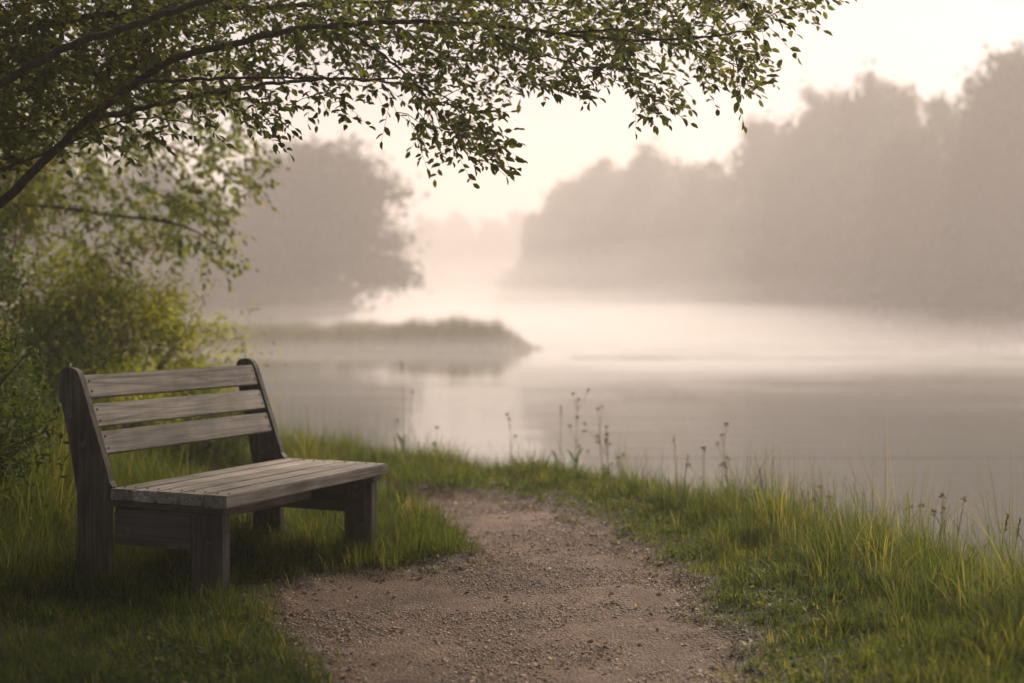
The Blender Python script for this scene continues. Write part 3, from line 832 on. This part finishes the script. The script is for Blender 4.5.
for pts, ra, rb in limb_defs:
    n = max(24, len(pts) * 7)
    q = spline(pts, n); q = q + np.stack([np.zeros(n), rng.normal(0, .002, n), rng.normal(0, .003, n)], -1)
    limbs.append(q)
    v, f = tube(q, np.linspace(ra, rb, n), 8)
    link_mesh('branch', np_mesh('branch', v, f, True), M_BARK, tree)
polyA = [(-60, -60), (860, -60), (826, 2), (800, 14), (775, 22), (768, 45), (770, 90), (748, 100), (722, 88), (700, 92), (684, 124), (652, 126), (625, 104), (600, 86),
         (586, 98), (556, 106), (530, 92), (500, 100), (490, 118), (500, 150), (514, 176), (490, 178), (462, 170), (440, 150), (420, 128), (400, 112), (372, 108), (345, 122), (325, 112),
         (300, 118), (285, 142), (262, 140), (248, 118), (215, 122), (190, 142), (150, 150), (100, 160), (50, 168), (0, 180), (-60, 200)]
tips = tips_in(polyA, 520, 5.7, 7.4)
polyTop = [(-60, -60), (760, -60), (720, 40), (640, 60), (480, 60), (300, 70), (160, 100), (0, 130), (-60, 150)]
tips += tips_in(polyTop, 380, 5.9, 7.6)
polyLeft = [(-60, -60), (240, -60), (215, 60), (160, 100), (100, 130), (0, 160), (-60, 170)]
tips += tips_in(polyLeft, 330, 6.0, 7.9)
# the hanging spray tips that make the outline
outline = [(515, 176), (500, 170), (478, 172), (470, 155), (588, 97), (560, 100), (686, 124), (668, 122), (655, 112), (640, 108), (773, 88), (752, 96), (770, 60), (768, 45), (790, 30), (826, 3), (812, 8),
           (726, 94), (348, 122), (330, 116), (282, 140), (268, 136), (420, 108), (530, 96), (745, 100), (700, 60), (285, 128), (400, 118), (445, 160), (610, 92), (800, 14)]
for px, py in outline: tips.append(at(px - 4, py - 6, rng.uniform(5.6, 6.4)))
(tv, tf), lv, lf, la, nl = grow_sprays(limbs, tips, .046, .072, .026, .05)
print('overhang leaves', nl)
link_mesh('twigs', np_mesh('twigs', tv, tf), M_BARK, tree)
link_mesh('foliage', np_mesh('foliage', lv, lf, False, {'rnd': la}), M_LEAF, tree)

# unseen crown above and left of the frame, with leaf clouds added for shade
def crown_cloud(n, centre, rad, clumps, leaf, seed=0, hollow=.5):
    r = np.random.default_rng(seed)
    c = np.asarray(centre); rad = np.asarray(rad)
    cd = norm(r.normal(0, 1, (clumps, 3))); cr = r.uniform(hollow, 1, clumps) ** .6
    cc = c + cd * cr[:, None] * rad
    cs = r.uniform(.14, .30, clumps) * rad.mean()
    i = r.integers(0, clumps, n)
    P = cc[i] + r.normal(0, 1, (n, 3)) * cs[i][:, None] * np.array([1, 1, .65]) * .62
    D = r.normal(0, 1, (n, 3)) + np.array([0, 0, -.3]); Nn = norm(P - c) * .6 + np.array([0, 0, .6]) + r.normal(0, .5, (n, 3))
    tone = np.clip(r.normal(.45, .13, clumps)[i] + r.normal(0, .12, n), 0, 1)
    return P, D, Nn, leaf * r.uniform(.6, 1.3, n), tone
P, D, Nn, L_, tn = crown_cloud(26000, (-3.6, 6.4, 5.2), (3.4, 3.0, 1.9), 90, .085, 5)
P2 = crown_cloud(30000, (-2.9, 1.6, 5.0), (4.2, 3.6, 1.7), 110, .095, 6)  # leaf cloud added overhead to block skylight
P, D, Nn, L_, tn = [np.concatenate([a, b]) for a, b in zip((P, D, Nn, L_, tn), P2)]
shade_cloud = crown_cloud(13000, (.85, 10.2, 4.3), (1.8, 1.3, .5), 50, .07, 8)  # leaf cloud added out of view to shade the lower-left ground
P, D, Nn, L_, tn = [np.concatenate([a, b]) for a, b in zip((P, D, Nn, L_, tn), shade_cloud)]
k = (P[:, 2] > 1.224 + .235 * np.maximum(P[:, 1], 0) + .25) & (P[:, 2] > 2.6)
v, f = leaf_arrays(P[k], D[k], Nn[k], L_[k])
link_mesh('crown', np_mesh('crown', v, f, False, {'rnd': np.repeat(tn[k], 6)}), M_LEAF, tree)  # rest of the crown plus the leaf clouds added for shade

# --- tree farther back on the left, its leaves coloured paler for haze: soft hanging sprays
TB2 = (-5.9, 11.6)
tz2 = float(ground_z(np.array([TB2[0]]), np.array([TB2[1]]))[0])
tree2 = empty('willowy_tree', (TB2[0], TB2[1], tz2), 'pale green tree with soft drooping sprays behind the dark boughs', 'tree')
trunk2 = spline([(TB2[0], TB2[1], tz2 - .1), (TB2[0] + .1, TB2[1], tz2 + 1.3), (TB2[0], TB2[1], tz2 + 2.8), (TB2[0] + .2, TB2[1], tz2 + 5)], 20)
v, f = tube(trunk2, np.linspace(.2, .05, 20), 12)
link_mesh('trunk', np_mesh('trunk', v, f, True), M_BARK, tree2)
limb2 = []
for pts in ([trunk2[6], at(-100, 215, 11.4), at(20, 205, 11.2), at(110, 215, 11), at(180, 225, 10.9), at(225, 250, 10.8)],
            [trunk2[9], at(-80, 150, 11.6), at(40, 130, 11.6), at(130, 135, 11.6), at(200, 160, 11.6), at(250, 190, 11.6)],
            [trunk2[12], at(-60, 80, 12), at(70, 70, 12.2), at(160, 80, 12.2), at(240, 115, 12.2)]):
    q = spline(pts, 36); limb2.append(q)
    v, f = tube(q, np.linspace(.03, .005, 36), 6)
    link_mesh('branch', np_mesh('branch', v, f, True), M_BARK, tree2)
poly2 = [(-60, 40), (240, 60), (262, 110), (262, 180), (245, 200), (236, 262), (205, 250), (190, 262), (168, 236), (130, 262), (90, 262), (50, 240), (0, 250), (-60, 260)]
tips = tips_in(poly2, 330, 10.6, 12.6)
tips += [at(*p, 11.4) for p in [(272, 178), (258, 190), (238, 268), (215, 262), (180, 246), (252, 160), (130, 268), (95, 275), (120, 255)]]
(tv, tf), lv, lf, la, nl = grow_sprays(limb2, tips, .075, .11, .045, .35, (.18, .42))
link_mesh('twigs', np_mesh('twigs', tv, tf), M_BARK, tree2)
link_mesh('foliage', np_mesh('foliage', lv, lf, False, {'rnd': la}), M_LEAF2, tree2)

# ------------------------------------------------------------------ shrubs behind the bench
def shrub(name, label, base, rad, n, mat, leaf, seed, clumps=60, cat='shrub', group='shrubs on the bank behind the bench'):
    bz = float(ground_z(np.array([base[0]]), np.array([base[1]]))[0])
    root = empty(name, (base[0], base[1], bz), label, cat, group)
    c = np.array([base[0], base[1], bz + rad[2] * .75])
    P, D, Nn, L_, tn = crown_cloud(n, c, rad, clumps, leaf, seed, .3)
    D = D + np.array([0, 0, .8])
    out_ = rng.random(n) < .14; P[out_] = c + (P[out_] - c) * rng.uniform(1.0, 1.35, (int(out_.sum()), 1))
    k = P[:, 2] > bz
    v, f = leaf_arrays(P[k], D[k], Nn[k], L_[k], .36)
    stems = []
    r = np.random.default_rng(seed)
    for s in range(34):
        e = P[r.integers(0, len(P))]
        e = e + (e - c) * .18
        b0 = np.array([base[0] + r.normal(0, .1), base[1] + r.normal(0, .1), bz - .05])
        q = spline([b0, (b0 + e) / 2 + np.array([0, 0, .15 * rad[2]]), e], 10)
        stems.append(tube(q, np.linspace(.012, .002, 10), 5))
    sv_, sf_ = mesh_of(stems)
    link_mesh('stems', np_mesh('stems', sv_, sf_), M_BARK, root)
    link_mesh('foliage', np_mesh('foliage', v, f, False, {'rnd': np.repeat(tn[k], 6)}), mat, root)
shrub('shrub', 'tall yellow-green shrub at the frame edge behind the bench', (-4.25, 11.2), (1.35, 1.1, 1.45), 26000, M_SHRUB, .055, 1, 90)
shrub('shrub', 'low yellow-green shrub above the bench backrest', (-3.3, 11.4), (.95, .8, .85), 15000, M_SHRUB, .05, 2)
shrub('shrub', 'smallest yellow-green shrub ending the slope by the bench top', (-2.75, 12.0), (.5, .5, .42), 9000, M_SHRUB, .045, 9)
shrub('shrub', 'dark green shrub at the frame edge between the tall and the nearest shrub', (-3.7, 8.5), (.72, .7, .85), 16000, M_SHRUBD, .045, 3)
shrub('shrub', 'mid green leafy shrub filling the slope below the tall yellow-green one', (-3.75, 9.9), (.9, .7, .72), 15000, M_SHRUBD, .045, 21)
shrub('shrub', 'low olive shrub half hidden behind the top backrest board', (-3.0, 9.9), (.65, .55, .42), 9000, M_SHRUB, .04, 22)
shrub('shrub', 'small olive shrub behind the middle of the backrest', (-2.55, 10.6), (.55, .5, .30), 6000, M_SHRUBD, .04, 23)
shrub('shrub', 'darkest green shrub nearest the bench at the frame edge', (-3.05, 6.7), (.62, .8, .62), 18000, M_SHRUBD, .04, 4)
shrub('shrub', 'dark shrub hugging the lower frame edge left of the bench', (-2.75, 5.5), (.5, .5, .45), 9000, M_SHRUBD, .04, 5)

# ------------------------------------------------------------------ distant trees
def tree_meshes(seed, H, W, n, leaf):
    r = np.random.default_rng(seed)
    parts_ = [tube(spline([(0, 0, -.4), (r.normal(0, .15), 0, H * .3), (r.normal(0, .3), 0, H * .55), (0, 0, H * .85)], 12), np.linspace(H * .022, H * .005, 12), 8)]
    tv_, tf_ = parts_[0]
    limbs_ = []
    for k in range(9):
        a = r.uniform(0, 6.28); z0 = H * r.uniform(.18, .6)
        e = np.array([math.cos(a) * W * .38, math.sin(a) * W * .38, z0 + H * r.uniform(.1, .28)])
        limbs_.append(tube(spline([(0, 0, z0), e * .5 + np.array([0, 0, z0 * .52]), e], 8), np.linspace(H * .009, H * .002, 8), 5))
    P1 = crown_cloud(int(n * .60), (0, 0, H * .62), (W * .38, W * .38, H * .31), 110, leaf, seed, .15)
    P2 = crown_cloud(int(n * .40), (0, 0, H * .34), (W * .46, W * .46, H * .26), 80, leaf, seed + 50, .15)
    P, D, Nn, L_, tn = [np.concatenate([a, b]) for a, b in zip(P1, P2)]
    k = P[:, 2] > .1
    v, f = leaf_arrays(P[k], D[k], Nn[k], L_[k], .8)
    bt = np_mesh('trunk', tv_, tf_, True); bb_ = mesh_of(limbs_); bl = np_mesh('limbs', bb_[0], bb_[1], True)
    cr = np_mesh('crown', v, f, False, {'rnd': np.repeat(tn[k], 6)})
    for me_, m_ in ((bt, M_BARK), (bl, M_BARK), (cr, M_FAR)): me_.materials.append(m_)
    return bt, bl, cr
variants = [tree_meshes(100 + k, 20, 15, 15000, .62) for k in range(4)]
small = tree_meshes(200, 12.5, 11.5, 26000, .34)

def far_tree(x, y, H, W, var, rz, label, group, H0=20, W0=15):
    z = float(ground_z(np.array([x]), np.array([y]))[0])
    root = empty('broadleaf_tree', (x, y, z), label, 'tree', group)
    root.rotation_euler.z = rz
    root.scale = (W / W0, W / W0, H / H0)
    for nm, me_ in zip(('trunk', 'limbs', 'crown'), var):
        o = bpy.data.objects.new(nm, me_); COL.objects.link(o); o.parent = root
    return root
def px_tree(px, top, d, W_px, k, label, group):
    X = (px - 512) / FPX * d
    z = float(ground_z(np.array([X]), np.array([d]))[0])
    H = (CAMZ + (HOR - top) / FPX * d - z) * 1.06
    far_tree(X, d, H, W_px / FPX * d * 1.0, variants[k % 4], k * 1.9, label, group)
GR = 'trees along the misty right-hand shore'
rows = [ # px, top, depth, width px
    (1015, 42, 80, 150, 'tallest and darkest shore tree at the right edge of the photo'),
    (1085, 60, 76, 160, 'shore tree cut off by the right edge of the photo'),
    (948, 96, 86, 105, 'shore tree standing in the dip just left of the tallest tree'),
    (880, 72, 94, 120, 'high rounded shore tree second tallest in the row'),
    (825, 84, 102, 100, 'shore tree on the left shoulder of the second tallest crown'),
    (768, 116, 112, 100, 'mid height shore tree right of the notch in the treeline'),
    (712, 160, 122, 80, 'low shore tree filling the notch in the treeline'),
    (655, 146, 134, 110, 'rounded shore tree left of the notch in the treeline'),
    (606, 158, 146, 90, 'shore tree third from the open end of the treeline'),
    (570, 178, 158, 80, 'shore tree next to the last at the open end'),
    (546, 208, 168, 60, 'smallest shore tree at the open end of the treeline'),
    (530, 252, 172, 36, 'low outermost shore tree stepping down to the open water'),
    (915, 125, 82, 100, 'shorter shore tree in front of the second tallest'),
    (985, 140, 74, 100, 'shorter shore tree in front of the tallest'),
    (800, 150, 100, 100, 'shorter shore tree below the left shoulder'),
    (690, 190, 124, 90, 'shorter shore tree before the notch'),
    (625, 200, 138, 80, 'shorter shore tree before the rounded crown'),
]
for k, (px, top, d, w, lab) in enumerate(rows): px_tree(px, top, d, w, k, lab, GR)
# understory bushes on that shore
bushmesh = tree_meshes(300, 6, 9, 3000, .4)
for k in range(26):
    t = k / 25
    d = 74 + 100 * t; px = 1090 - 566 * t ** .72 + rng.normal(0, 6)
    X = (px - 512) / FPX * d + 1.5
    z = float(ground_z(np.array([X]), np.array([d + 2]))[0])
    far_tree(X, d + 2, rng.uniform(5, 8), rng.uniform(9, 13), bushmesh, k * 2.1, 'low waterside bush half lost in the mist below the shore trees', 'bushes at the foot of the shore trees', 6, 9)
# far shore
for k, (px, top) in enumerate([(395, 214), (425, 210), (458, 208), (490, 212), (520, 206), (365, 206), (335, 200), (300, 196), (260, 200), (220, 190), (180, 186), (140, 190)]):
    d = 262 + (k % 3) * 8
    px_tree(px, top + 4, d, 48, k + 1, 'faint pale tree on the farthest shore across the lake', 'faintest trees on the farthest shore')
# left tree on the spit and its neighbours
def spit_tree(px, top, d, wpx, label, rz, var=small):
    X = (px - 512) / FPX * d
    z = float(ground_z(np.array([X]), np.array([d]))[0])
    far_tree(X, d, CAMZ + (HOR - top) / FPX * d - z, wpx / FPX * d, var, rz, label, 'trees on the left spit', 12.5, 11.5)
spit_tree(322, 128, 90, 205, 'big round misty tree standing on the spit across the water', 0)
spit_tree(228, 200, 88, 170, 'lower blurred tree left of the big round one on the spit', 2.0)
spit_tree(150, 150, 80, 190, 'misty tree on the left bank mostly behind the pale sprays', 4.0)
spit_tree(60, 140, 72, 200, 'misty tree at the far left behind the shrubs', 5.0)

for k, (px, top, d) in enumerate([(188, 268, 74), (212, 280, 78), (236, 272, 82), (258, 284, 77), (280, 280, 84), (300, 290, 80), (322, 296, 84), (165, 262, 70)]):
    X = (px - 512) / FPX * d
    z = float(ground_z(np.array([X]), np.array([d]))[0])
    far_tree(X, d, CAMZ + (HOR - top) / FPX * d - z, 3.4, bushmesh, k * 1.3, 'blurred bush under the misty trees of the left spit', 'bushes under the trees of the left spit', 6, 9)

# ------------------------------------------------------------------ individual tall weeds on the bank
def weed(px, py_top, d, label, kind=0, lean=.1, seed=0):
    r = np.random.default_rng(seed + 900)
    X = (px - 512) / FPX * d
    z = float(ground_z(np.array([X]), np.array([d]))[0])
    top = CAMZ - (py_top - HOR) / FPX * d
    H = max(top - z, .15)
    root = empty('tall_weed', (X, d, z), label, 'weed', 'tall weeds standing above the bank grass')
    b = np.array([X - lean * H, d, z - .02]); tp = np.array([X, d, top])
    q = spline([b, (b + tp) / 2 + np.array([r.normal(0, .02), r.normal(0, .02), 0]), tp], 12)
    tubes_ = [tube(q, np.linspace(.0042, .0016, 12), 5)]
    heads = [tp]; hd = [tp - q[-2]]
    nb = {0: 0, 1: 6, 2: 3}[kind]
    for s in range(nb):
        i = r.integers(5, 11); e = q[i] + np.array([r.normal(0, .4), r.normal(0, .4), .9]) * H * r.uniform(.10, .22)
        tubes_.append(tube(spline([q[i], (q[i] + e) / 2 + np.array([0, 0, -.01]), e], 5), np.linspace(.0021, .0012, 5), 4))
        heads.append(e); hd.append(e - q[i])
    tv_, tf_ = mesh_of(tubes_)
    n_ = len(tv_)
    link_mesh('stem', np_mesh('stem', tv_, tf_, True, {'rnd': np.full(n_, .3)}), M_WEED, root)
    for h_, dd in zip(heads, hd):
        P, D, Nn, Ls = [], [], [], []
        dd = norm(dd)
        if kind == 0:
            for s in range(26):
                f_ = s / 26; P.append(h_ - dd * .09 * f_); D.append(dd + r.normal(0, .5, 3)); Ls.append(.016)
        else:
            for s in range(22):
                v_ = norm(r.normal(0, 1, 3) + np.array([0, 0, .7])); P.append(h_ + v_ * .006); D.append(v_ * .7 + dd * .3); Ls.append(r.uniform(.008, .022))
        for s in range(len(P)): Nn.append(r.normal(0, 1, 3))
        v, f = leaf_arrays(np.array(P), np.array(D), np.array(Nn), np.array(Ls), .5)
        link_mesh('seed_head', np_mesh('seed_head', v, f, False, {'rnd': np.repeat(r.random(len(P)), 6)}), M_WEED, root)
    P, D, Nn, Ls = [], [], [], []
    for s in range(9):
        i = r.integers(1, 6); P.append(q[i]); D.append(np.array([r.normal(0, .6), r.normal(0, .6), 1.3])); Nn.append(np.array([0, 0, 1.0]) + r.normal(0, .3, 3)); Ls.append(H * r.uniform(.10, .20))
    v, f = leaf_arrays(np.array(P), np.array(D), np.array(Nn), np.array(Ls), .12)
    link_mesh('leaves', np_mesh('leaves', v, f, False, {'rnd': np.repeat(r.random(9) * .6, 6)}), M_GRASS, root)
weeds = [
    (578, 400, 10.7, 'tall branching weed with pale seed heads at the middle of the bank', 1, .05),
    (598, 410, 10.8, 'second branching weed just right of the tallest mid-bank one', 1, -.12),
    (561, 406, 10.9, 'thin straight stalk left of the branching mid-bank weeds', 0, .02),
    (606, 428, 10.6, 'short seeding weed on the right of the mid-bank cluster', 1, -.05),
    (674, 436, 10.0, 'bare leaning stalk alone right of the mid-bank cluster', 0, -.12),
    (688, 456, 9.8, 'short dark stalk next to the bare leaning one', 0, .02),
    (722, 436, 9.5, 'open seed-headed weed above the grass right of the leaning stalks', 1, -.05),
    (704, 450, 9.6, 'slender stalk between the dark stalk and the open weed', 2, .04),
    (402, 362, 12.2, 'tall faint stem standing before the brightest water', 0, .0),
    (412, 392, 12.0, 'shorter faint stem beside the one before the brightest water', 2, .05),
    (437, 428, 11.5, 'small feathery weed at the left end of the bright water', 2, .05),
    (510, 420, 11.3, 'thin weed between bright water and mid-bank cluster', 2, .0),
    (943, 497, 7.2, 'tall dark seed-headed weed at the right bank', 2, .10),
    (964, 500, 7.0, 'dark seed-headed weed just right of its taller twin', 2, .06),
    (910, 508, 7.4, 'umbrella-headed weed left of the dark right-bank pair', 1, .05),
    (884, 520, 7.5, 'low arching weed leftmost on the right bank', 2, .10),
    (1008, 515, 6.6, 'leaning dark stalk at the right edge above the long grass', 0, .25),
    (1020, 520, 6.4, 'outermost dark stalk touching the right edge', 0, .22),
    (985, 545, 6.7, 'short bent weed inside the right edge grass', 0, .2),
    (820, 488, 8.2, 'upright weed clump stalk midway along the right bank', 2, .0),
    (802, 492, 8.3, 'fine stalk just left of the midway upright weed', 0, .04),
    (760, 470, 9.0, 'fine feathery stalk between the open weed and midway clump', 0, -.05),
]
for k, wd_ in enumerate(weeds): weed(*wd_, seed=k)
